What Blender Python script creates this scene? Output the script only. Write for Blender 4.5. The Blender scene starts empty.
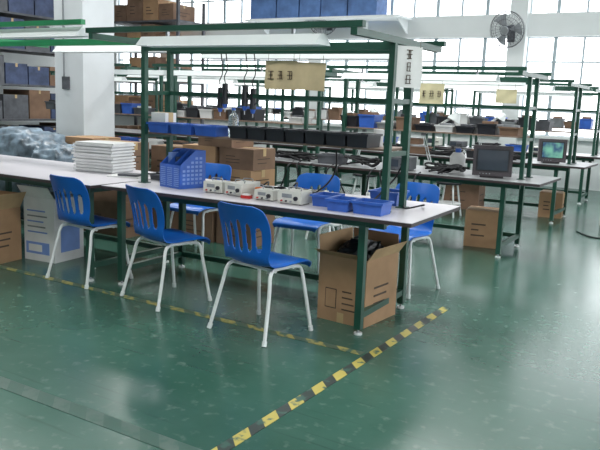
import bpy, math, random
from mathutils import Matrix, Vector
random.seed(7)
scene=bpy.context.scene
try:
    scene.view_settings.view_transform='Standard'
except Exception: pass

# ---------------------------------------------------------------- materials
def lin(c):
    r=[]
    for v in c:
        v/=255.0
        r.append(v/12.92 if v<=.04045 else ((v+.055)/1.055)**2.4)
    return (*r,1)
MATS={}
def mat(name,c,rough=.5,metal=0,var=.06,scale=6,emit=0,bump=0,spec=.5,alpha=1,trans=0):
    if name in MATS: return MATS[name]
    m=bpy.data.materials.new(name);m.use_nodes=True;nt=m.node_tree;b=nt.nodes['Principled BSDF']
    b.inputs['Roughness'].default_value=rough;b.inputs['Metallic'].default_value=metal
    b.inputs['Specular IOR Level'].default_value=spec
    col=lin(c)
    if var>0:
        tc=nt.nodes.new('ShaderNodeTexCoord');n=nt.nodes.new('ShaderNodeTexNoise')
        n.inputs['Scale'].default_value=scale;n.inputs['Detail'].default_value=4
        nt.links.new(tc.outputs['Object'],n.inputs['Vector'])
        r=nt.nodes.new('ShaderNodeValToRGB')
        r.color_ramp.elements[0].position=.3;r.color_ramp.elements[1].position=.7
        r.color_ramp.elements[0].color=tuple(x*(1-var*2) for x in col[:3])+(1,)
        r.color_ramp.elements[1].color=tuple(min(1,x*(1+var*1.5)) for x in col[:3])+(1,)
        nt.links.new(n.outputs['Fac'],r.inputs['Fac']);nt.links.new(r.outputs['Color'],b.inputs['Base Color'])
        if bump>0:
            bp=nt.nodes.new('ShaderNodeBump');bp.inputs['Strength'].default_value=bump
            nt.links.new(n.outputs['Fac'],bp.inputs['Height']);nt.links.new(bp.outputs['Normal'],b.inputs['Normal'])
    else: b.inputs['Base Color'].default_value=col
    if emit>0:
        b.inputs['Emission Color'].default_value=col;b.inputs['Emission Strength'].default_value=emit
    if alpha<1: b.inputs['Alpha'].default_value=alpha
    if trans>0: b.inputs['Transmission Weight'].default_value=trans
    MATS[name]=m;return m
mat('chair_blue',(14,94,184),.32,var=.05)
mat('tube_white',(225,228,228),.35)
mat('steel_green',(28,72,58),.4,var=.08)
mat('steel_green_bright',(38,134,86),.4,var=.08)
mat('top_white',(204,200,206),.3,var=.03,scale=3)
mat('top_edge',(62,52,54),.5)
mat('top_grey',(150,152,154),.35,var=.08,scale=3)
mat('wood_shelf',(132,112,98),.6,var=.1,scale=10)
mat('cardboard',(164,130,98),.8,var=.08,scale=5)
mat('cardboard_dark',(122,96,78),.85,var=.12,scale=5)
mat('cardboard_in',(182,152,116),.85,var=.08)
mat('tape_tan',(184,158,116),.4)
mat('ink',(76,62,52),.8)
mat('paper',(224,224,222),.8,var=.03)
mat('paper_tan',(200,182,146),.8,var=.08)
mat('paper_cream',(212,202,164),.8,var=.05)
mat('black_plastic',(38,38,44),.4)
mat('black_rubber',(24,24,28),.6)
mat('bin_blue',(52,96,184),.4,var=.08,scale=12)
mat('bin_blue_light',(120,150,210),.4)
mat('dark_blue_box',(62,74,104),.7,var=.2)
mat('blue_box',(76,108,158),.7,var=.15)
mat('lamp_white',(218,224,224),.35,var=.02)
mat('tube_glow',(245,248,250),.3,var=0,emit=.6)
mat('device_white',(206,206,198),.4)
mat('red',(180,44,40),.4)
mat('orange',(206,110,48),.5)
mat('metal',(170,172,176),.35,metal=.8)
mat('foam_white',(222,222,222),.7,var=.04)
mat('plastic_film',(112,128,142),.35,var=.35,scale=9,bump=.6)
mat('black_bag',(26,28,32),.35,var=.3,scale=12,bump=.6)
mat('wall_paint',(216,220,220),.8,var=.03,scale=1)
mat('pillar_paint',(210,214,218),.8,var=.04,scale=2)
mat('frame_paint',(158,172,178),.5)
mat('monitor_shell',(70,64,68),.45)
mat('monitor_beige',(150,146,138),.5)
mat('screen_dark',(62,68,78),.12)
mat('grey_mid',(132,136,140),.6,var=.2)
mat('grey_dark',(80,82,88),.6,var=.2)
mat('bottle',(200,215,220),.08,var=0,trans=.85)

def screen_mat():
    m=bpy.data.materials.new('screen_picture');m.use_nodes=True;nt=m.node_tree;b=nt.nodes['Principled BSDF']
    tc=nt.nodes.new('ShaderNodeTexCoord');n=nt.nodes.new('ShaderNodeTexNoise');n.inputs['Scale'].default_value=9
    r=nt.nodes.new('ShaderNodeValToRGB')
    r.color_ramp.elements[0].color=lin((20,60,110));r.color_ramp.elements[0].position=.35
    r.color_ramp.elements[1].color=lin((120,190,160));r.color_ramp.elements[1].position=.65
    nt.links.new(tc.outputs['Object'],n.inputs['Vector']);nt.links.new(n.outputs['Fac'],r.inputs['Fac'])
    nt.links.new(r.outputs['Color'],b.inputs['Emission Color']);b.inputs['Emission Strength'].default_value=.9
    b.inputs['Base Color'].default_value=(.02,.03,.04,1)
    MATS['screen_picture']=m
screen_mat()

def floor_mat():
    m=bpy.data.materials.new('floor_epoxy_green');m.use_nodes=True;nt=m.node_tree;b=nt.nodes['Principled BSDF'];L=nt.links
    tc=nt.nodes.new('ShaderNodeTexCoord')
    n=nt.nodes.new('ShaderNodeTexNoise');n.inputs['Scale'].default_value=.8;n.inputs['Detail'].default_value=8;n.inputs['Roughness'].default_value=.62
    n2=nt.nodes.new('ShaderNodeTexNoise');n2.inputs['Scale'].default_value=16;n2.inputs['Detail'].default_value=7
    L.new(tc.outputs['Object'],n.inputs['Vector']);L.new(tc.outputs['Object'],n2.inputs['Vector'])
    r=nt.nodes.new('ShaderNodeValToRGB')
    r.color_ramp.elements[0].color=lin((42,80,68));r.color_ramp.elements[0].position=.3
    r.color_ramp.elements[1].color=lin((66,104,92));r.color_ramp.elements[1].position=.72
    L.new(n.outputs['Fac'],r.inputs['Fac'])
    r2=nt.nodes.new('ShaderNodeValToRGB')
    r2.color_ramp.elements[0].position=.58;r2.color_ramp.elements[0].color=(0,0,0,1)
    r2.color_ramp.elements[1].position=.82;r2.color_ramp.elements[1].color=(.6,.6,.6,1)
    L.new(n2.outputs['Fac'],r2.inputs['Fac'])
    mx=nt.nodes.new('ShaderNodeMixRGB');mx.inputs[2].default_value=lin((122,140,130))
    L.new(r2.outputs['Color'],mx.inputs[0]);L.new(r.outputs['Color'],mx.inputs[1])
    mp=nt.nodes.new('ShaderNodeMapping');mp.inputs['Rotation'].default_value=(0,0,.35);mp.inputs['Scale'].default_value=(1.2,26,1)
    n3=nt.nodes.new('ShaderNodeTexNoise');n3.inputs['Scale'].default_value=1.0;n3.inputs['Detail'].default_value=5
    L.new(tc.outputs['Object'],mp.inputs['Vector']);L.new(mp.outputs['Vector'],n3.inputs['Vector'])
    r3=nt.nodes.new('ShaderNodeValToRGB')
    r3.color_ramp.elements[0].position=.62;r3.color_ramp.elements[0].color=(0,0,0,1)
    r3.color_ramp.elements[1].position=.74;r3.color_ramp.elements[1].color=(.4,.4,.4,1)
    L.new(n3.outputs['Fac'],r3.inputs['Fac'])
    mx2=nt.nodes.new('ShaderNodeMixRGB');mx2.inputs[2].default_value=lin((34,54,50))
    L.new(r3.outputs['Color'],mx2.inputs[0]);L.new(mx.outputs['Color'],mx2.inputs[1]);L.new(mx2.outputs['Color'],b.inputs['Base Color'])
    mr=nt.nodes.new('ShaderNodeMapRange');mr.inputs['To Min'].default_value=.12;mr.inputs['To Max'].default_value=.34
    L.new(n.outputs['Fac'],mr.inputs['Value']);L.new(mr.outputs['Result'],b.inputs['Roughness'])
    MATS['floor']=m
floor_mat()
def tape_mat(name,yellow,dark,worn,thr=.52,wide=.08):
    m=bpy.data.materials.new(name);m.use_nodes=True;nt=m.node_tree;b=nt.nodes['Principled BSDF'];L=nt.links
    tc=nt.nodes.new('ShaderNodeTexCoord');w=nt.nodes.new('ShaderNodeTexWave');w.bands_direction='DIAGONAL'
    w.inputs['Scale'].default_value=2.9
    r=nt.nodes.new('ShaderNodeValToRGB');r.color_ramp.interpolation='CONSTANT'
    r.color_ramp.elements[0].color=lin(yellow);r.color_ramp.elements[1].color=lin(dark);r.color_ramp.elements[1].position=thr
    n=nt.nodes.new('ShaderNodeTexNoise');n.inputs['Scale'].default_value=16;n.inputs['Detail'].default_value=6
    r2=nt.nodes.new('ShaderNodeValToRGB');r2.color_ramp.elements[0].position=worn;r2.color_ramp.elements[1].position=worn+wide
    mx=nt.nodes.new('ShaderNodeMixRGB');mx.inputs[2].default_value=lin((54,90,80))
    L.new(tc.outputs['Object'],w.inputs['Vector']);L.new(tc.outputs['Object'],n.inputs['Vector'])
    L.new(w.outputs['Fac'],r.inputs['Fac']);L.new(n.outputs['Fac'],r2.inputs['Fac'])
    L.new(r2.outputs['Color'],mx.inputs[0]);L.new(r.outputs['Color'],mx.inputs[1]);L.new(mx.outputs['Color'],b.inputs['Base Color'])
    b.inputs['Roughness'].default_value=.5
    MATS[name]=m
tape_mat('hazard_tape',(184,170,86),(44,56,54),.56)
tape_mat('hazard_tape_worn',(166,156,92),(78,94,78),.48,.6,.12)
tape_mat('faded_line',(80,102,94),(56,88,78),.46,.5,.2)

# ---------------------------------------------------------------- builder
class B:
    def __init__(s): s.v=[];s.f=[];s.mi=[];s.sm=[];s.mats=[];s.M=Matrix.Identity(4)
    def m(s,n):
        if n not in s.mats: s.mats.append(n)
        return s.mats.index(n)
    def add(s,vs,fs,mt,smooth=False):
        o=len(s.v);s.v+= [tuple(s.M@Vector(p)) for p in vs];k=s.m(mt)
        for f in fs: s.f.append([o+i for i in f]);s.mi.append(k);s.sm.append(smooth)
    def at(s,x=0,y=0,z=0,rz=0,rx=0,ry=0):
        s.M=Matrix.Translation((x,y,z))@Matrix.Rotation(rz,4,'Z')@Matrix.Rotation(ry,4,'Y')@Matrix.Rotation(rx,4,'X');return s
    def box(s,x0,x1,y0,y1,z0,z1,mt):
        s.add([(x0,y0,z0),(x1,y0,z0),(x1,y1,z0),(x0,y1,z0),(x0,y0,z1),(x1,y0,z1),(x1,y1,z1),(x0,y1,z1)],
              [(0,3,2,1),(4,5,6,7),(0,1,5,4),(1,2,6,5),(2,3,7,6),(3,0,4,7)],mt)
    def cb(s,cx,cy,z,sx,sy,sz,mt): s.box(cx-sx/2,cx+sx/2,cy-sy/2,cy+sy/2,z,z+sz,mt)
    def cyl(s,p0,p1,r0,mt,r1=None,n=14):
        if r1 is None:r1=r0
        p0=Vector(p0);p1=Vector(p1);d=(p1-p0).normalized();a=d.orthogonal().normalized();b=d.cross(a)
        vs=[];
        for p,r in((p0,r0),(p1,r1)):
            for i in range(n):
                t=2*math.pi*i/n;vs.append(p+a*math.cos(t)*r+b*math.sin(t)*r)
        s.add(vs,[(i,(i+1)%n,n+(i+1)%n,n+i) for i in range(n)],mt,True)
        s.add(vs,[tuple(range(n))[::-1],tuple(range(n,2*n))],mt)
    def tube(s,pts,r,mt,n=8,sub=6,closed=False):
        P=[Vector(p) for p in pts];Q=[]
        if len(P)>2 and sub>1:
            for i in range(len(P)-1):
                a=P[max(i-1,0)];b=P[i];c=P[i+1];d=P[min(i+2,len(P)-1)]
                for k in range(sub):
                    t=k/sub;Q.append(.5*((2*b)+(c-a)*t+(2*a-5*b+4*c-d)*t*t+(3*b-a-3*c+d)*t**3))
            Q.append(P[-1])
        else: Q=P
        vs=[];ref=None
        for i,q in enumerate(Q):
            d=(Q[min(i+1,len(Q)-1)]-Q[max(i-1,0)]).normalized()
            if ref is None: ref=d.orthogonal().normalized()
            ref=(ref-d*ref.dot(d)).normalized();b=d.cross(ref)
            for k in range(n):
                t=2*math.pi*k/n;vs.append(q+ref*math.cos(t)*r+b*math.sin(t)*r)
        fs=[]
        for i in range(len(Q)-1):
            for k in range(n): fs.append((i*n+k,i*n+(k+1)%n,(i+1)*n+(k+1)%n,(i+1)*n+k))
        s.add(vs,fs,mt,True);e=(len(Q)-1)*n
        s.add(vs,[tuple(range(n))[::-1],tuple(range(e,e+n))],mt)
    def lathe(s,prof,mt,n=20,c=(0,0,0)):
        vs=[]
        for r,z in prof:
            for i in range(n):
                t=2*math.pi*i/n;vs.append((c[0]+r*math.cos(t),c[1]+r*math.sin(t),c[2]+z))
        fs=[(j*n+i,j*n+(i+1)%n,(j+1)*n+(i+1)%n,(j+1)*n+i) for j in range(len(prof)-1) for i in range(n)]
        fs2=[tuple(range(n))[::-1],tuple(range((len(prof)-1)*n,len(prof)*n))]
        s.add(vs,fs,mt,True);s.add(vs,fs2,mt)
    def bin(s,cx,cy,z,sx,sy,sz,mt,t=.006,taper=.9):
        def ring(hx,hy,zz): return [(cx-hx,cy-hy,zz),(cx+hx,cy-hy,zz),(cx+hx,cy+hy,zz),(cx-hx,cy+hy,zz)]
        hx,hy=sx/2,sy/2
        vs=ring(hx*taper,hy*taper,z)+ring(hx,hy,z+sz)+ring(hx-t,hy-t,z+sz)+ring(hx*taper-t,hy*taper-t,z+t)
        fs=[(3,2,1,0)]
        for a in (0,4,8):
            for i in range(4): fs.append((a+i,a+(i+1)%4,a+4+(i+1)%4,a+4+i))
        fs.append((12,13,14,15));s.add(vs,fs,mt)
        r=t*1.2
        for (x0,x1,y0,y1) in ((cx-hx-r,cx+hx+r,cy-hy-r,cy-hy),(cx-hx-r,cx+hx+r,cy+hy,cy+hy+r),(cx-hx-r,cx-hx,cy-hy,cy+hy),(cx+hx,cx+hx+r,cy-hy,cy+hy)):
            s.box(x0,x1,y0,y1,z+sz-.014,z+sz,mt)
    def carton(s,cx,cy,z,sx,sy,sz,mt='cardboard',prt=True):
        s.cb(cx,cy,z,sx,sy,sz,mt)
        e=.002
        s.box(cx-sx/2-e,cx+sx/2+e,cy-.025,cy+.025,z+sz-.07,z+sz+e,'tape_tan')
        if prt:
            for k in range(3):
                s.box(cx-sx*.3,cx-sx*.3+sx*random.uniform(.2,.5),cy-sy/2-e,cy-sy/2,z+sz*(.3+.15*k),z+sz*(.34+.15*k),'ink')
            s.box(cx+sx/2,cx+sx/2+e,cy-sy*.3,cy+sy*.1,z+sz*.3,z+sz*.34,'ink')
            s.box(cx+sx/2,cx+sx/2+e,cy-sy*.3,cy+sy*.25,z+sz*.5,z+sz*.54,'ink')
    def done(s,name,origin=None,bevel=0):
        me=bpy.data.meshes.new(name)
        o=Vector(origin) if origin else Vector((0,0,0))
        me.from_pydata([tuple(Vector(v)-o) for v in s.v],[],s.f)
        for n in s.mats: me.materials.append(MATS[n])
        for p,k,sm in zip(me.polygons,s.mi,s.sm): p.material_index=k;p.use_smooth=sm
        me.update();ob=bpy.data.objects.new(name,me);ob.location=o;scene.collection.objects.link(ob)
        if bevel:
            md=ob.modifiers.new('bevel','BEVEL');md.width=bevel;md.segments=2;md.limit_method='ANGLE'
        return ob

# ---------------------------------------------------------------- room shell
YB=14.0;XL=-15.0;XR=6.0;ZC=4.7;YF=-6.0
b=B();b.box(XL-.3,XR,YF,YB+.3,-.12,0,'floor');b.done('floor')
b=B();b.box(XL-.3,XL,YF,YB+.3,0,ZC,'wall_paint');b.done('wall_left')
b=B()
b.box(XR,XR+.25,YF,YB+.3,0,1.0,'wall_paint');b.box(XR,XR+.25,YF,YB+.3,3.6,ZC,'wall_paint')
for y in range(-6,15,4): b.box(XR,XR+.25,y,y+.5,1.0,3.6,'wall_paint')
b.done('light_block_wall_right')  # unseen wall with openings, added to hold back sky light from the right
b=B();b.box(XL-.3,XR+.25,YF-.25,YF,0,ZC,'wall_paint');b.done('light_block_wall_front')  # added out of view behind the camera to shut off sky light
pil=[-12.65,-8.25,-3.85,.55,4.95]
b=B()
b.box(XL,XR,YB,YB+.25,0,.95,'wall_paint');b.box(XL,XR,YB-.03,YB+.25,2.78,3.2,'wall_paint');b.box(XL,XR,YB,YB+.25,4.25,ZC,'wall_paint')
for p in pil: b.box(p-.16,p+.16,YB-.14,YB+.25,0,ZC,'wall_paint')
b.box(XL,XL+.5,YB,YB+.25,.95,ZC,'wall_paint')
b.done('wall_back')
b=B();b.box(XL-.3,XR+.25,YF-.25,YB+.3,ZC,ZC+.15,'wall_paint');b.done('ceiling')
k=0
edges=[XL+.34]+pil
for i in range(len(edges)-1):
    x0=edges[i]+.16;x1=edges[i+1]-.16
    for (z0,z1) in ((.95,2.78),(3.2,4.25)):
        k+=1;b=B();n=max(2,round((x1-x0)/.48))
        y=YB+.08
        for j in range(n+1):
            x=x0+(x1-x0)*j/n;w=.030 if j%2 else .016
            b.box(x-w,x+w,y,y+.05,z0,z1,'frame_paint')
        m_=max(2,round((z1-z0)/.46))
        for j in range(m_+1):
            z=z0+(z1-z0)*j/m_;b.box(x0,x1,y+.005,y+.045,z-.015,z+.015,'frame_paint')
        b.done('window_%d'%k)
b=B();b.box(XL,XR,YB-.1,YB,.9,.95,'wall_paint');b.done('trim_1')

# pillar
b=B();b.box(-7.27,-6.77,6.0,6.5,0,ZC,'pillar_paint');b.box(-7.29,-6.75,5.98,6.52,0,.12,'grey_mid')
b.box(-7.12,-7.0,5.975,6.0,1.45,1.6,'grey_dark');b.box(-7.1,-7.09,5.98,6.0,1.6,3.6,'grey_mid')
b.done('concrete_pillar',bevel=.01)

# floor markings
b=B();b.box(-1.68,-1.62,1.2,4.75,.0005,.003,'hazard_tape');b.done('floor_marking_tape')
b=B();b.box(-9,-1.70,3.50,3.555,.0005,.003,'hazard_tape_worn');b.done('floor_marking_tape')
b=B();b.box(-9,-1.70,2.02,2.11,.0005,.002,'faded_line');b.done('floor_marking_tape')

# ---------------------------------------------------------------- chair
def prof(t,P):
    n=len(P)-1;x=t*n;i=min(int(x),n-1);u=x-i
    a=P[max(i-1,0)];b_=P[i];c=P[i+1];d=P[min(i+2,n)]
    return [.5*((2*b_[k])+(c[k]-a[k])*u+(2*a[k]-5*b_[k]+4*c[k]-d[k])*u*u+(3*b_[k]-a[k]-3*c[k]+d[k])*u**3) for k in range(len(a))]
# y, z, half width, seat-edge lift, back-wrap
PR=[(.225,.405,.180,0,0),(.215,.437,.20,.0,0),(.15,.452,.208,.006,0),(.05,.444,.208,.012,0),(-.06,.436,.205,.016,0),
    (-.14,.442,.195,.016,.01),(-.185,.485,.185,.008,.03),(-.20,.56,.195,0,.045),(-.215,.64,.205,0,.05),(-.238,.72,.205,0,.05),(-.262,.785,.185,0,.042),(-.272,.81,.135,0,.022)]
NU,NV=72,120
vs=[];fs=[]
for j in range(NV+1):
    y,z,w,lift,wrap=prof(j/NV,PR)
    for i in range(NU+1):
        u=-1+2*i/NU
        vs.append((u*w,y+wrap*u*u,z+lift*u*u-(.008*max(0,abs(u)-.9)/.1 if j<NV*.5 else 0)))
for j in range(NV):
    for i in range(NU):
        u=-1+2*(i+.5)/NU;y,z,w,_,_=prof((j+.5)/NV,PR)
        hole=False
        if y<-.17:
            for c in (-.66,-.33,0,.33,.66):
                cz=.622-.02*abs(c);h=.100-.035*abs(c)
                if abs(z-cz)<h:
                    q=abs(z-cz)/h
                    if abs(u-c)<.095*math.sqrt(max(0,1-q**4)): hole=True
        if not hole:
            a=j*(NU+1)+i;fs.append((a,a+1,a+NU+2,a+NU+1))
me=bpy.data.meshes.new('seat_shell');me.from_pydata(vs,[],fs);me.materials.append(MATS['chair_blue'])
for p in me.polygons:p.use_smooth=True
shell_mesh=me
lb=B()
for sx in (-1,1):
    lb.tube([(sx*.225,.205,.012),(sx*.195,.165,.28),(sx*.178,.145,.395),(sx*.172,.10,.420),(sx*.172,0,.424),(sx*.172,-.09,.420),(sx*.182,-.135,.39),(sx*.20,-.16,.28),(sx*.235,-.225,.012)],.0115,'tube_white',n=10)
    lb.cyl((sx*.2262,.207,0),(sx*.2235,.2025,.03),.015,'tube_white')
    lb.cyl((sx*.2365,-.2285,0),(sx*.232,-.22,.03),.015,'tube_white')
lb.tube([(-.175,.08,.415),(.175,.08,.415)],.01,'tube_white')
lb.tube([(-.175,-.08,.412),(.175,-.08,.412)],.01,'tube_white')
lo=lb.done('legs_frame');leg_mesh=lo.data;bpy.data.objects.remove(lo)
def chair(x,y,rz):
    e=bpy.data.objects.new('plastic_chair',None);scene.collection.objects.link(e)
    e.location=(x,y,0);e.rotation_euler=(0,0,math.radians(rz));e.empty_display_size=.2
    s=bpy.data.objects.new('seat_shell',shell_mesh);scene.collection.objects.link(s);s.parent=e
    md=s.modifiers.new('sol','SOLIDIFY');md.thickness=.007;md.offset=0
    l=bpy.data.objects.new('legs_frame',leg_mesh);scene.collection.objects.link(l);l.parent=e
chair(-2.41,3.54,-9);chair(-3.33,3.69,-15);chair(-4.16,3.74,-4)
chair(-2.16,5.04,172);chair(-2.98,4.98,186);chair(-4.12,4.98,178)

# ---------------------------------------------------------------- benches
def bench(x0,x1,y0,y1,top='top_white',xlegs=(),skew=0,bright=False):
    b=B();g='steel_green'
    b.M=Matrix.Translation((x1,y0,0))@Matrix.Rotation(math.radians(skew),4,'Z')@Matrix.Translation((-x1,-y0,0))
    b.box(x0,x1,y0,y1,.726,.748,'top_edge');b.box(x0,x1,y0,y1,.7485,.752,top)
    ya,yb=y0+.10,y1-.12
    b.box(x0+.2,x1-.2,ya-.02,ya+.02,.68,.725,g);b.box(x0+.2,x1-.2,yb-.02,yb+.02,.68,.725,g)
    for x in xlegs:
        for y in (ya,yb):
            b.box(x-.022,x+.022,y-.022,y+.022,.035,.725,g)
            b.cyl((x,y,0),(x,y,.012),.026,'tube_white');b.cyl((x,y,.01),(x,y,.04),.008,'metal')
        b.box(x-.02,x+.02,ya,yb,.68,.72,g);b.box(x-.018,x+.018,ya,yb,.10,.14,g)
    b.box(min(xlegs),max(xlegs),yb-.02,yb+.02,.10,.14,g)
    return b.done('workbench',origin=((x0+x1)/2,(y0+y1)/2,0))
bench(-3.94,-1.54,3.74,4.67,xlegs=(-1.88,-3.84),skew=2.2)
bench(-8.6,-3.98,3.58,4.64,xlegs=(-4.1,-6.2,-8.4))
def rack(x0,x1,yc,z,seg=2,arm=.68,shelf=1.14,g='steel_green',base=.752,up=1.45,sd=.17,arm2=None):
    b=B();h=.019;arm2=arm2 or arm
    xs=[x0+(x1-x0)*i/seg for i in range(seg+1)]
    for x in xs:
        for y in (yc-.14,yc+.14):
            b.box(x-h,x+h,y-h,y+h,base,z,g);b.cb(x,y,base,.07,.07,.006,g)
        b.box(x-.02,x+.02,yc-arm,yc+arm2,z,z+.04,g)
        b.box(x-.015,x+.015,yc-.14,yc+.14,shelf-.045,shelf-.015,g)
        b.box(x-.015,x+.015,yc-.14,yc+.14,up,up+.03,g)
    for y in (yc-arm,yc+arm2-.04,):
        b.box(x0-.05,x1+.05,y,y+.04,z+.041,z+.075,g)
    for y in (yc-.14,yc+.14):
        b.box(x0,x1,y-.015,y+.015,z-.04,z-.002,g)
    b.box(x0,x1,yc+.12,yc+.15,up,up+.03,g)
    b.box(x0+.02,x1-.02,yc-sd+.05,yc+sd+.06,shelf-.014,shelf,'wood_shelf')
    return b.done('workbench_shelf_rack',origin=((x0+x1)/2,yc,base))
def fixture(x0,x1,y,z,hang=.07):
    b=B();w0,w1,h=.03,.085,.06
    b.add([(x0,y-w1,z),(x1,y-w1,z),(x1,y-w0,z+h),(x0,y-w0,z+h),(x0,y+w0,z+h),(x1,y+w0,z+h),(x1,y+w1,z),(x0,y+w1,z)],
          [(0,1,2,3),(3,2,5,4),(4,5,6,7),(0,3,4,7),(1,6,5,2)],'lamp_white')
    b.cyl((x0+.03,y,z+.018),(x1-.03,y,z+.018),.014,'tube_glow')
    for x in (x0+.2,x1-.2): b.box(x-.008,x+.008,y-.01,y+.01,z+h,z+h+hang,'metal')
    b.done('fluorescent_light',origin=((x0+x1)/2,y,z))
rack(-3.86,-1.84,4.15,1.775,seg=1,up=1.42,arm=.66,arm2=.60)
fixture(-3.40,-2.05,3.53,1.725,.03);fixture(-3.75,-2.08,4.60,1.72,.03)
b=B();g='steel_green_bright'
for x in (-5.86,-8.3):
    b.box(x-.02,x+.02,4.10,4.14,.752,1.83,g);b.cb(x,4.12,.752,.08,.08,.006,g)
    b.box(x-.02,x+.02,3.46,4.75,1.83,1.87,g)
for y in (3.46,4.71): b.box(-8.4,-3.92,y,y+.04,1.871,1.905,g)
b.box(-8.4,-3.92,4.10,4.14,1.79,1.829,g)
b.done('overhead_light_frame',origin=(-6,4.12,.752))
fixture(-5.2,-3.98,3.55,1.80,.01);fixture(-5.6,-4.1,4.68,1.78,.03)
# rear rows
rows=[(6.65,7.55,-1.52,'top_grey',3),(9.25,10.2,-1.6,'top_grey',4),(11.6,12.4,-1.7,'top_grey',3)]
for (y0,y1,xr,t,ns) in rows:
    yc=(y0+y1)/2
    for s_ in range(ns):
        xa=xr-2.45*(s_+1)+.04;xb=xr-2.45*s_
        if y0<7 and s_==2: xa=-7.9
        bench(xa,xb,y0,y1,top=t,xlegs=(xb-.35,xa+.25))
        rack(xa+.2,xb-.25,yc,1.72,seg=1,shelf=1.16,up=1.42,arm=.5 if y0<7 else .6)
        fixture(xa+.35,xa+1.95,yc-.46,1.66,.04);fixture(xa+.35,xa+1.95,yc+.46,1.66,.04)

# ---------------------------------------------------------------- things on main bench
T=.7525
b=B();b.at(-3.50,4.03,T,math.radians(-12))
def side(x,m='bin_blue'):
    b.add([(x,-.11,0),(x,.12,0),(x,.12,.275),(x,.02,.275),(x,-.11,.17),(x+.004,-.11,0),(x+.004,.12,0),(x+.004,.12,.275),(x+.004,.02,.275),(x+.004,-.11,.17)],
      [(4,3,2,1,0),(5,6,7,8,9),(0,1,6,5),(1,2,7,6),(2,3,8,7),(3,4,9,8),(4,0,5,9)],m)
for i in range(3):
    x=-.12+.08*i;side(x)
    b.box(x,x+.08,.116,.12,0,.275,'bin_blue');b.box(x,x+.08,-.11,.12,0,.005,'bin_blue');b.box(x,x+.08,-.114,-.11,0,.17,'bin_blue')
    for k in range(10): b.box(x+.012,x+.07,-.1165,-.1142,.016+.014*k,.022+.014*k,'bin_blue_light')
side(.12)
for k in range(7):
    for q in range(5):
        z=.03+.03*k
        if z+.02<.16+(q*.038)*.8: b.box(.1242,.1252,-.09+.038*q,-.066+.038*q,z,z+.017,'bin_blue_light')
b.box(-.105,-.06,-.05,.11,.005,.25,'bin_blue_light');b.box(-.03,.02,-.04,.11,.005,.22,'dark_blue_box')
b.done('magazine_file_holder',origin=(-3.5,4.03,T))
def psu(x,y,rz,w=.15,d=.13,h=.08):
    b=B();b.at(x,y,T,math.radians(rz))
    b.box(-w/2,w/2,-d/2,d/2,.006,h,'device_white');b.box(-w/2+.008,w/2-.008,-d/2-.003,-d/2,.014,h-.008,'device_white')
    b.box(-w*.3,w*.12,-d/2-.005,-d/2-.003,h*.5,h*.8,'grey_mid')
    for k in range(3): b.cyl((-w*.3+k*.035,-d/2-.003,h*.25),(-w*.3+k*.035,-d/2-.014,h*.25),.006,('red','black_plastic','metal')[k])
    b.cyl((w*.3,-d/2-.003,h*.5),(w*.3,-d/2-.016,h*.5),.014,'black_plastic')
    for sx in (-1,1):
        for sy in (-1,1): b.cyl((sx*w*.4,sy*d*.35,0),(sx*w*.4,sy*d*.35,.007),.008,'black_rubber')
    b.tube([(-w*.25,0,h),(-w*.25,0,h+.02),(w*.25,0,h+.02),(w*.25,0,h)],.004,'metal',sub=3)
    b.done('bench_power_supply',origin=(x,y,T))
psu(-3.13,3.98,8);psu(-2.93,3.98,-6,.16,.14,.085);psu(-2.66,3.93,5,.14,.12,.07);psu(-2.44,3.92,0,.18,.14,.085);psu(-3.02,4.2,10,.14,.12,.07)
def sbin(x,y,z,w,d,h,rz=0,m='bin_blue'):
    b=B();b.at(x,y,z,math.radians(rz));b.bin(0,0,0,w,d,h,m)
    for i in range(14):
        a=random.uniform(-w*.33,w*.33);c=random.uniform(-d*.33,d*.33);b.cb(a,c,.007,.03,.02,h*random.uniform(.3,.7),random.choice(['grey_mid','black_plastic','paper','metal']))
    b.done('storage_bin',origin=(x,y,z))
sbin(-2.24,4.00,T,.15,.17,.075,4);sbin(-2.07,3.90,T,.15,.18,.075,2);sbin(-1.87,3.90,T,.2,.16,.08,1)
sbin(-1.99,4.40,T,.2,.2,.09,3)
# cables over bench
b=B()
for (pts) in (
    [(-2.9,4.06,T+.01),(-2.75,4.25,T+.05),(-2.6,4.1,T+.008),(-2.5,4.3,T+.03),(-2.3,4.2,T+.008),(-2.2,4.36,T+.01)],
    [(-2.5,4.0,T+.04),(-2.6,4.2,T+.1),(-2.75,4.32,T+.03),(-2.95,4.3,T+.008)],
    [(-2.4,4.0,T+.03),(-2.32,4.12,T+.12),(-2.3,4.2,T+.22),(-2.35,4.29,T+.33)],
    [(-2.0,4.1,T+.01),(-1.95,4.2,T+.1),(-1.9,4.3,T+.2),(-1.83,4.3,T+.36)],
    [(-1.75,4.4,T+.01),(-1.7,4.3,T+.03),(-1.78,4.2,T+.01),(-1.85,4.35,T+.02)],
    [(-2.72,4.0,T+.03),(-2.8,4.14,T+.09),(-2.88,4.22,T+.04),(-2.7,4.35,T+.01),(-2.5,4.36,T+.01)],
    [(-3.2,4.06,T+.03),(-3.3,4.25,T+.008),(-3.1,4.4,T+.02),(-2.8,4.45,T+.008)]):
    b.tube(pts,.006,'black_rubber',sub=8)
b.done('power_cable')
b=B();b.at(-2.62,4.42,T,.2);b.box(-.13,.13,-.03,.03,0,.03,'device_white')
for k in range(4): b.box(-.11+k*.06,-.075+k*.06,-.02,.02,.03,.032,'black_plastic')
b.done('power_strip')
b=B();b.at(-2.80,3.88,T,.1);b.box(-.035,.035,-.02,.02,0,.02,'red');b.box(-.025,.025,-.015,.015,.02,.03,'paper');b.done('tape_dispenser')
b=B();b.at(-2.80,4.02,T);b.lathe([(.022,0),(.026,.06),(.026,.062),(.023,.06),(.02,.004)],'orange');b.done('parts_cup')

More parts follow.
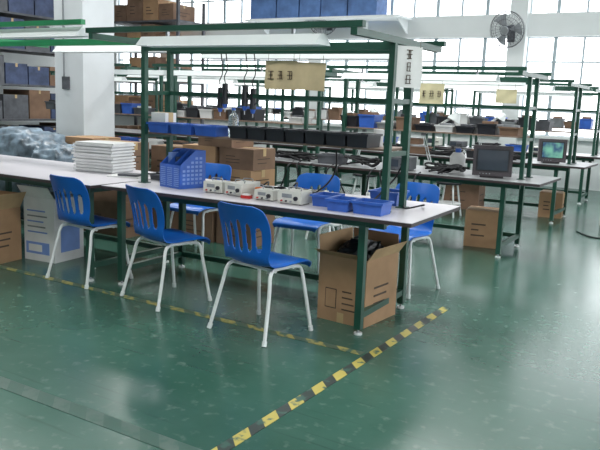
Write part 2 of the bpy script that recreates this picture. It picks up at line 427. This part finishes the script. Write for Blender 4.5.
# shelf items
S=1.1402
for i,(x,w) in enumerate(((-3.72,.2),(-3.50,.2),(-3.27,.2))): sbin(x,4.10,S,w,.2,.075)
b=B();x0=-2.98
for i in range(7):
    x=x0+.155*i;b.bin(x,4.10,S,.145,.2,.085,'black_plastic',taper=.92)
    b.cb(x,4.10,S+.01,.11,.16,.05,('grey_dark','grey_mid')[i%2])
b.done('component_bins_row',origin=(-2.5,4.1,S))
b=B();b.at(-3.12,4.14,S);b.lathe([(.034,0),(.037,.01),(.037,.13),(.03,.155),(.014,.175),(.014,.19)],'bottle');b.cyl((0,0,.19),(0,0,.205),.016,'bin_blue');b.done('water_bottle')
b=B();b.at(-3.74,4.09,S+.078);b.carton(0,0,0,.14,.12,.07,'foam_white',False);b.done('small_carton')
b=B();b.at(-2.02,4.25,S+.0);b.lathe([(.03,0),(.034,.11),(.034,.112)],'foam_white');b.done('paper_cup')
def hang(x,y,z,top=1.735):
    b=B();b.tube([(x,y,top),(x+.015,y,z+.26),(x-.01,y,z+.2),(x,y,z+.15)],.004,'black_rubber')
    b.cyl((x,y,z),(x,y,z+.15),.025,'black_plastic',.021);b.cyl((x,y,z-.03),(x,y,z),.012,'bin_blue',.022);b.cyl((x,y,z-.06),(x,y,z-.03),.004,'metal')
    b.tube([(x+.02,y-.01,z+.11),(x+.05,y-.01,z+.07),(x+.02,y-.01,z+.03)],.004,'black_plastic')
    b.done('electric_screwdriver',origin=(x,y,z))
hang(-3.36,4.29,1.34);hang(-3.30,4.27,1.37);hang(-3.06,4.29,1.34);hang(-3.12,4.27,1.36)
def notice(x,y,z,w,h,m,rz=0,rows_=2,tilt=0,ink='ink',vert=False):
    b=B();b.at(x,y,z,math.radians(rz),0,math.radians(tilt))
    n=6;vs=[]
    for j in range(n+1):
        for i in range(n+1): vs.append((-w/2+w*i/n,.004*math.sin(i*1.3+j),-h*j/n))
    fs=[(j*(n+1)+i,j*(n+1)+i+1,(j+1)*(n+1)+i+1,(j+1)*(n+1)+i) for j in range(n) for i in range(n)]
    b.add(vs,fs,m,True)
    if rows_:
        for c in range(3):
            if vert: cw=h/5;cx=0;cz=-h*.2-c*h*.3
            else: cw=w/5;cx=-w*.3+c*w*.3;cz=-h*.5
            for k in range(5):
                if k%2==0:
                    a=random.uniform(.25,.5);b.box(cx-cw*a,cx+cw*a,-.009,-.0065,cz+cw*(.5-.25*k)-.0025,cz+cw*(.5-.25*k)+.0025,ink)
                else:
                    o=random.uniform(-.35,.35)*cw;b.box(cx+o-.0025,cx+o+.0025,-.009,-.0065,cz-cw*.5,cz+cw*.45,ink)
    b.tube([(-w*.4,0,-.005),(-w*.4,.0,.05)],.0015,'ink',sub=1);b.tube([(w*.4,0,-.005),(w*.4,.0,.05)],.0015,'ink',sub=1)
    b.done('hanging_paper_sign',origin=(x,y,z))
notice(-2.86,4.34,1.69,.27,.2,'paper_tan');notice(-2.61,4.34,1.68,.24,.19,'paper_tan',rows_=0,tilt=2)
notice(-1.80,4.15,1.77,.22,.25,'paper',rz=62,vert=True)
notice(-2.72,6.9,1.64,.26,.2,'paper_cream');notice(-1.98,6.95,1.60,.2,.13,'paper_cream',rows_=0)
# white tray stack at left
b=B();b.at(-4.66,4.36,T,math.radians(8))
for k in range(9):
    dx=random.uniform(-.012,.012);b.bin(dx,dx,.026*k,.40,.3,.028,'foam_white',taper=.95)
b.box(-.2,.2,-.14,.14,.237,.25,'foam_white')
b.done('foam_tray_stack',origin=(-4.62,4.36,T))
b=B();b.at(-4.22,4.2,T,.3);b.box(-.14,.14,-.1,.1,0,.012,'paper');b.box(-.05,.12,-.09,.02,.012,.03,'grey_dark');b.done('document_pile')
b=B();b.at(-3.88,4.25,T,-.2);b.bin(0,0,0,.2,.14,.05,'grey_dark');b.cb(0,0,.01,.1,.08,.05,'black_plastic');b.done('parts_tray')

def cstack(specs,name='cardboard_box_stack'):
    b=B()
    for (x,y,z,sx,sy,sz,m,rz) in specs:
        b.at(x,y,z,math.radians(rz));b.carton(0,0,0,sx,sy,sz,m)
    b.done(name,origin=specs[0][:3])
cstack([(-5.35,5.15,0,.5,.42,.36,'cardboard_dark',3),(-5.35,5.15,.362,.5,.42,.3,'cardboard_dark',-2),(-5.33,5.15,.664,.48,.4,.28,'cardboard_dark',4)])
cstack([(-4.55,5.65,0,.42,.4,.3,'cardboard_dark',0),(-4.55,5.65,.302,.42,.4,.24,'cardboard',2),(-4.55,5.65,.544,.4,.38,.2,'cardboard_dark',-3),(-4.54,5.65,.746,.4,.38,.2,'cardboard',1),
        (-4.1,5.68,0,.42,.4,.3,'cardboard_dark',0),(-4.1,5.68,.302,.42,.4,.24,'cardboard_dark',2),(-4.1,5.68,.544,.4,.38,.2,'cardboard',-3),(-4.1,5.68,.746,.4,.38,.2,'cardboard_dark',1),(-4.35,5.66,.948,.4,.38,.16,'cardboard_dark',2)])
cstack([(-5.05,5.75,0,.4,.4,.5,'cardboard_dark',0),(-5.05,5.75,.502,.4,.4,.4,'cardboard_dark',4)])
cstack([(-6.3,5.7,0,.45,.45,.5,'cardboard_dark',0),(-6.3,5.7,.502,.45,.45,.42,'cardboard',4)])
import bmesh
def lump(name,x,y,z,sx,sy,sz,m,seed,amp=.18):
    bm=bmesh.new();bmesh.ops.create_icosphere(bm,subdivisions=5,radius=1)
    from mathutils import noise
    for v in bm.verts:
        c=v.co.copy();p=[math.copysign(abs(q)**.55,q) for q in c]
        n=noise.noise(c*2.3+Vector((seed,0,0)))*amp+noise.noise(c*6+Vector((0,seed,0)))*amp*.5+noise.noise(c*14+Vector((0,seed,0)))*amp*.2
        v.co=Vector((p[0]*sx/2*(1+n),p[1]*sy/2*(1+n),max(0,(p[2]*(1+n)*.5+.5)*sz)))
    me=bpy.data.meshes.new(name);bm.to_mesh(me);bm.free();me.materials.append(MATS[m])
    for p in me.polygons:p.use_smooth=True
    o=bpy.data.objects.new(name,me);o.location=(x,y,z);scene.collection.objects.link(o)
lump('plastic_film_bundle',-6.9,5.2,0,1.2,.6,.98,'plastic_film',3,.14)
lump('plastic_film_bundle',-8.1,5.2,0,1.0,.6,1.10,'plastic_film',8,.14)
lump('plastic_film_bundle',-6.05,5.0,0,.5,.42,.88,'plastic_film',12,.14)

def opencarton(name,x,y,rz,sx,sy,sz,m='cardboard',flap=.16,angs=(-50,-70,-60,-75),flaps=None):
    b=B();b.at(x,y,0,math.radians(rz));t=.006
    b.box(-sx/2,sx/2,-sy/2,sy/2,0,t,m)
    b.box(-sx/2,sx/2,-sy/2,-sy/2+t,t,sz,m);b.box(-sx/2,sx/2,sy/2-t,sy/2,t,sz,m)
    b.box(-sx/2,-sx/2+t,-sy/2+t,sy/2-t,t,sz,m);b.box(sx/2-t,sx/2,-sy/2+t,sy/2-t,t,sz,m)
    W=b.M.copy()
    for k,(ox,oy,L,az) in enumerate(((0,-sy/2,sx,0),(sx/2,0,sy,90),(0,sy/2,sx,180),(-sx/2,0,sy,270))):
        fl=flaps[k] if flaps else flap
        b.M=W@Matrix.Translation((ox,oy,sz))@Matrix.Rotation(math.radians(az),4,'Z')@Matrix.Rotation(math.radians(angs[k]),4,'X')
        b.box(-L/2+.004,L/2-.004,0,fl,-.001,.003,'cardboard_in' if k%2 else m)
    b.M=W
    e=.0015
    b.box(-sx*.34,-sx*.1,-sy/2-e,-sy/2,sz*.2,sz*.5,'ink');b.box(-sx*.325,-sx*.115,-sy/2-e*2,-sy/2-e,sz*.215,sz*.485,m)
    for k in range(4): b.box(sx*.02,sx*(.3-.03*k),-sy/2-e,-sy/2,sz*(.2+.09*k),sz*(.22+.09*k),'ink')
    for k in range(3): b.box(sx/2,sx/2+e,-sy*.25,sy*(.1+.05*k),sz*(.3+.12*k),sz*(.33+.12*k),'ink')
    b.box(-.025,.025,-sy/2-e,-sy/2,0,sz*.15,'tape_tan')
    b.done(name,origin=(x,y,0))
opencarton('open_cardboard_box',-2.07,4.17,-4,.36,.42,.44,angs=(150,125,84,95),flaps=(.08,.10,.12,.12))
lump('black_plastic_bag',-2.07,4.17,.01,.27,.33,.50,'black_bag',5)
# cartons at lower left
opencarton('open_cardboard_box',-5.24,3.62,8,.36,.34,.45,angs=(128,118,84,120),flaps=(.17,.15,.12,.17))
lump('white_plastic_bag',-5.24,3.62,.01,.26,.26,.50,'foam_white',9)
b=B();b.at(-4.93,4.03,0,math.radians(6));sx,sy,sz=.34,.34,.54
b.box(-sx/2,sx/2,-sy/2,sy/2,0,sz,'foam_white')
b.box(-sx/2+.02,sx/2-.06,-sy/2-.002,-sy/2,.06,.16,'bin_blue_light');b.box(-sx/2+.05,sx/2-.14,-sy/2-.003,-sy/2-.002,.08,.14,'paper')
for k in range(5): b.box(-sx/2+.04,sx/2-.08-.02*(k%3),-sy/2-.002,-sy/2,.24+.045*k,.252+.045*k,'grey_mid' if k%2 else 'bin_blue_light')
b.box(sx/2,sx/2+.002,-.1,.12,.08,.3,'bin_blue_light')
b.M=b.M@Matrix.Translation((0,-sy/2,sz))@Matrix.Rotation(math.radians(35),4,'X');b.box(-sx/2,sx/2,0,.004,0,.12,'foam_white')
b.done('printed_product_carton',origin=(-4.93,4.03,0))

# ---------------------------------------------------------------- rear rows equipment
def crt(x,y,z,rz,w=.37,h=.31,shell='monitor_shell',scr='screen_dark'):
    b=B();b.at(x,y,z,math.radians(rz));d=.34
    b.box(-w/2,w/2,-d/2,-d/2+.09,.02,h,shell)
    def rg(hx,z0,z1,yy):return [(-hx,yy,z0),(hx,yy,z0),(hx,yy,z1),(-hx,yy,z1)]
    v=rg(w/2-.01,.03,h-.01,-d/2+.09)+rg(w*.3,.06,h*.75,d/2)
    b.add(v,[(0,1,5,4),(1,2,6,5),(2,3,7,6),(3,0,4,7),(4,5,6,7)],shell)
    b.box(-w/2+.03,w/2-.03,-d/2-.002,-d/2,.065,h-.03,'black_plastic')
    n=8;vs=[];
    for j in range(n+1):
        for i in range(n+1):
            u=-1+2*i/n;q=-1+2*j/n;vs.append((u*(w/2-.045),-d/2-.004-.012*(1-u*u*.5-q*q*.5),.065+.012+(q+1)/2*(h-.12)))
    b.add(vs,[(j*(n+1)+i,j*(n+1)+i+1,(j+1)*(n+1)+i+1,(j+1)*(n+1)+i) for j in range(n) for i in range(n)],scr,True)
    for k in range(4): b.cyl((-w*.3+k*.03,-d/2,.042),(-w*.3+k*.03,-d/2-.006,.042),.006,'grey_mid')
    b.box(-w*.3,w*.3,-d*.4,d*.3,0,.022,shell)
    b.done('crt_monitor',origin=(x,y,z))
crt(-2.07,6.98,T,18);crt(-2.10,9.62,T,20,w=.34,scr='screen_picture',shell='monitor_shell')
cstack([(-2.2,7.3,0,.34,.34,.38,'cardboard',10)],'cardboard_box');cstack([(-2.1,10.0,0,.3,.32,.34,'cardboard',5)],'cardboard_box')
cstack([(-3.3,9.9,0,.5,.4,.4,'cardboard_dark',5)],'cardboard_box')
def instr(x,y,z,rz):
    w,h,d=random.uniform(.2,.34),random.uniform(.08,.15),.26
    b=B();b.at(x,y,z,math.radians(rz));c=random.choice(['device_white','grey_mid','grey_dark','black_plastic'])
    b.box(-w/2,w/2,-d/2,d/2,.01,h,c);b.box(-w*.42,w*.05,-d/2-.003,-d/2,h*.3,h*.85,'screen_dark')
    for k in range(3): b.cyl((w*.18+k*.03,-d/2,h*.5),(w*.18+k*.03,-d/2-.015,h*.5),.01,'black_plastic')
    for sx in(-1,1): b.box(sx*w*.4-.01,sx*w*.4+.01,-d*.4,d*.4,0,.01,'black_rubber')
    b.done('test_instrument',origin=(x,y,z))
def armlamp(x,y,z,rz):
    b=B();b.at(x,y,z,math.radians(rz))
    b.lathe([(.07,0),(.07,.02),(.03,.035)],'lamp_white')
    for o in (-.012,.012): b.cyl((o,0,.03),(o-.1,0,.36),.006,'lamp_white');b.cyl((o-.1,0,.36),(o+.2,0,.56),.006,'lamp_white')
    b.cyl((-.125,0,.36),(-.075,0,.36),.014,'grey_mid')
    b.M=b.M@Matrix.Translation((.22,0,.55))@Matrix.Rotation(.5,4,'Y')
    b.lathe([(.02,.06),(.035,.05),(.075,-.03),(.078,-.035),(.07,-.03),(.03,.035)],'lamp_white')
    b.done('articulated_desk_lamp',origin=(x,y,z))
armlamp(-2.85,7.35,T,20);armlamp(-3.75,7.35,T,160);armlamp(-3.1,9.95,T,10);armlamp(-4.6,9.95,T,200)
cols=['bin_blue','black_plastic','grey_dark','foam_white','grey_mid','black_plastic','cardboard_dark']
for (y0,y1,xr,t,ns) in rows:
    yc=(y0+y1)/2
    x=xr-1.0
    while x>-8.5 and not(y0<7 and x<-7.3):
        r=random.random()
        if r<.35: instr(x,y0+.2,T,random.uniform(-15,15))
        elif r<.65:
            b=B();b.at(x,y0+.22,T,random.uniform(-.2,.2))
            b.bin(0,0,0,.3,.22,.1,random.choice(cols));b.cb(0,0,.01,.2,.14,.1,random.choice(cols));b.done('parts_tray')
        else:
            b=B()
            for q in range(5):
                b.tube([(x+random.uniform(-.25,.25),y0+random.uniform(.08,.35),T+random.uniform(.012,.1)) for _ in range(6)],.010,'black_rubber')
            b.done('tangled_cables')
        x-=random.uniform(.38,.5)
    for s_ in range(3):
        b=B();n=0
        for k in range(9):
            xx=xr-.42-2.45*s_-.22*k
            if random.random()<.85:
                h=random.uniform(.06,.16);b.bin(xx,yc+.0,1.1605,.19,.22,h,random.choice(cols));b.cb(xx,yc,1.168,.12,.14,h*1.15,random.choice(cols))
        b.done('shelf_bins_row')
b=B()
for k in range(4):
    x=-2.7-.5*k;b.tube([(x,6.7,.758),(x-.02,6.6,.7),(x-.06,6.62,.45+.05*k),(x-.2,6.64,.35),(x-.35,6.62,.55),(x-.4,6.6,.72),(x-.42,6.72,.76)],.008,'black_rubber')
b.done('hanging_cables')
b=B();b.at(-2.5,7.2,T);b.lathe([(.07,0),(.08,.02),(.08,.16),(.05,.2),(.03,.2)],'foam_white');b.cyl((0,0,.2),(0,0,.24),.03,'bin_blue');b.done('plastic_jug')
b=B();b.at(-1.22,9.6,0,.3);b.carton(0,0,0,.34,.3,.42,'foam_white');b.done('white_carton')
b=B();b.tube([(-1.55,8.9,.008),(-1.3,8.6,.008),(-1.0,8.8,.008),(-.8,8.5,.008),(-.5,8.7,.008)],.008,'black_rubber');b.done('floor_cable')
def stool(x,y):
    b=B();b.at(x,y,0);b.lathe([(.15,.42),(.17,.43),(.17,.455),(.15,.465)],'black_plastic')
    for k in range(4):
        t=math.pi/4+k*math.pi/2;b.cyl((math.cos(t)*.2,math.sin(t)*.2,0),(math.cos(t)*.12,math.sin(t)*.12,.42),.012,'tube_white')
    b.lathe([(.165,.16),(.175,.17),(.165,.18)],'tube_white')
    b.done('work_stool',origin=(x,y,0))
for (x,y) in ((-3.6,6.4),(-4.8,6.35),(-3.2,8.95),(-4.4,8.9)): stool(x,y)

# ---------------------------------------------------------------- storage at back / left
def store(name,x0,x1,y0,y1,levels,cols_,w,along='x',g='grey_dark'):
    b=B()
    H_=levels[-1]
    for x in (x0,x1):
        for y in (y0,y1): b.box(x-.03,x+.03,y-.03,y+.03,0,H_+.5,g)
    for li,z in enumerate(levels):
        b.box(x0,x1,y0,y1,z,z+.04,g)
        L=(x1-x0) if along=='x' else (y1-y0)
        p=.1
        while p<L-w-.08:
            ww=w*random.uniform(.8,1.1);hh=random.uniform(.35,.62)*(.95)
            c=random.choice(cols_)
            if along=='x': b.carton(x0+p+ww/2,(y0+y1)/2,z+.041,ww-.03,(y1-y0)*.85,hh,c)
            else: b.carton((x0+x1)/2,y0+p+ww/2,z+.041,(x1-x0)*.85,ww-.03,hh,c,False)
            p+=ww
    b.done(name,origin=(x0,y0,0))
store('warehouse_storage_rack',-13.6,-12.6,6.2,11.4,[.1,.8,1.5,2.2,2.9,3.5],['dark_blue_box','cardboard_dark','cardboard_dark','grey_dark','dark_blue_box'],.6,'y')
store('warehouse_storage_rack',-13.4,-11.2,12.7,13.6,[.1,.9,1.7,2.45,3.1],['cardboard_dark','cardboard','cardboard_dark'],.5)
b=B();b.box(-9.7,-6.0,13.2,13.85,3.12,3.16,'wall_paint')
for x in (-9.5,-8.25,-7,-6.1): b.add([(x,13.85,3.12),(x,13.3,3.12),(x,13.85,2.85),(x+.03,13.85,3.12),(x+.03,13.3,3.12),(x+.03,13.85,2.85)],[(0,1,2),(3,5,4),(0,3,4,1),(1,4,5,2),(0,2,5,3)],'wall_paint')
x=-9.6
while x<-6.6:
    w=random.uniform(.5,.7);b.carton(x+w/2,13.5,3.161,w-.03,.5,random.uniform(.4,.55),'blue_box',False);x+=w
b.done('wall_shelf_with_blue_boxes')
def fan(x,z,tilt=15,rz=-12):
    y=13.55
    b=B();b.M=Matrix.Translation((x,y,z))@Matrix.Rotation(math.radians(rz),4,'Z')@Matrix.Rotation(math.radians(90+tilt),4,'X')
    R_=.33
    for (rr,zz) in ((R_,0),(R_*.98,.05),(R_*.98,-.05),(R_*.6,.085),(R_*.6,-.085),(.09,.10)):
        b.tube([(rr*math.cos(t*math.pi/12),rr*math.sin(t*math.pi/12),zz) for t in range(25)],.007 if rr==R_ else .004,'grey_dark',n=5,sub=1)
    for k in range(30):
        t=2*math.pi*k/30;c,s_=math.cos(t),math.sin(t)
        b.tube([(.08*c,.08*s_,.10),(R_*.6*c,R_*.6*s_,.085),(R_*c,R_*s_,0),(R_*.6*c,R_*.6*s_,-.085),(.06*c,.06*s_,-.1)],.0025,'grey_dark',n=4,sub=2)
    b.cyl((0,0,.085),(0,0,.105),.075,'metal');b.cyl((0,0,-.2),(0,0,-.05),.06,'grey_dark')
    for k in range(3):
        t0=k*2*math.pi/3;vs=[]
        for i in range(5):
            r=.05+.24*i/4
            for j in range(4):
                t=t0+(-.45+.9*j/3)*(.6+.4*i/4);vs.append((r*math.cos(t),r*math.sin(t),-.03+.06*j/3))
        b.add(vs,[(i*4+j,i*4+j+1,(i+1)*4+j+1,(i+1)*4+j) for i in range(4) for j in range(3)],'grey_mid',True)
    b.M=Matrix.Identity(4)
    b.cyl((x,y+.12,z-.02),(x,13.86,z-.1),.03,'grey_dark');b.cb(x,13.85,z-.2,.14,.03,.22,'grey_dark')
    b.done('wall_fan',origin=(x,y,z))
fan(-3.95,2.87);fan(-7.9,3.15,10,10)

# ---------------------------------------------------------------- lights
for i,(x,y) in enumerate([(-1,1.5),(-7,1.5),(-3,5.6),(-8.5,5.6),(-3,9.8),(-8.5,9.8)]):  # unseen area lamps, added under the ceiling to light the room
    l=bpy.data.lights.new('ceiling_fill_light','AREA');l.shape='RECTANGLE';l.size=3.5;l.size_y=.9;l.energy=(120 if y<3 else 170);l.color=(1,1,.98)
    o=bpy.data.objects.new('ceiling_fill_light',l);o.location=(x,y,ZC-.1);scene.collection.objects.link(o)
w=bpy.data.worlds.new('daylight');scene.world=w;w.use_nodes=True
bg=w.node_tree.nodes['Background'];bg.inputs[0].default_value=(.94,.97,1,1);bg.inputs[1].default_value=4.2

# ---------------------------------------------------------------- camera
cd=bpy.data.cameras.new('camera');cam=bpy.data.objects.new('camera',cd);scene.collection.objects.link(cam)
cam.matrix_world=Matrix.Translation((0,0,1.41))@Matrix.Rotation(math.radians(31.4),4,'Z')@Matrix.Rotation(math.radians(90-9.83),4,'X')@Matrix.Rotation(math.radians(2.25),4,'Z')
cd.sensor_width=36;cd.lens=712/600*36;cd.clip_end=200
scene.camera=cam
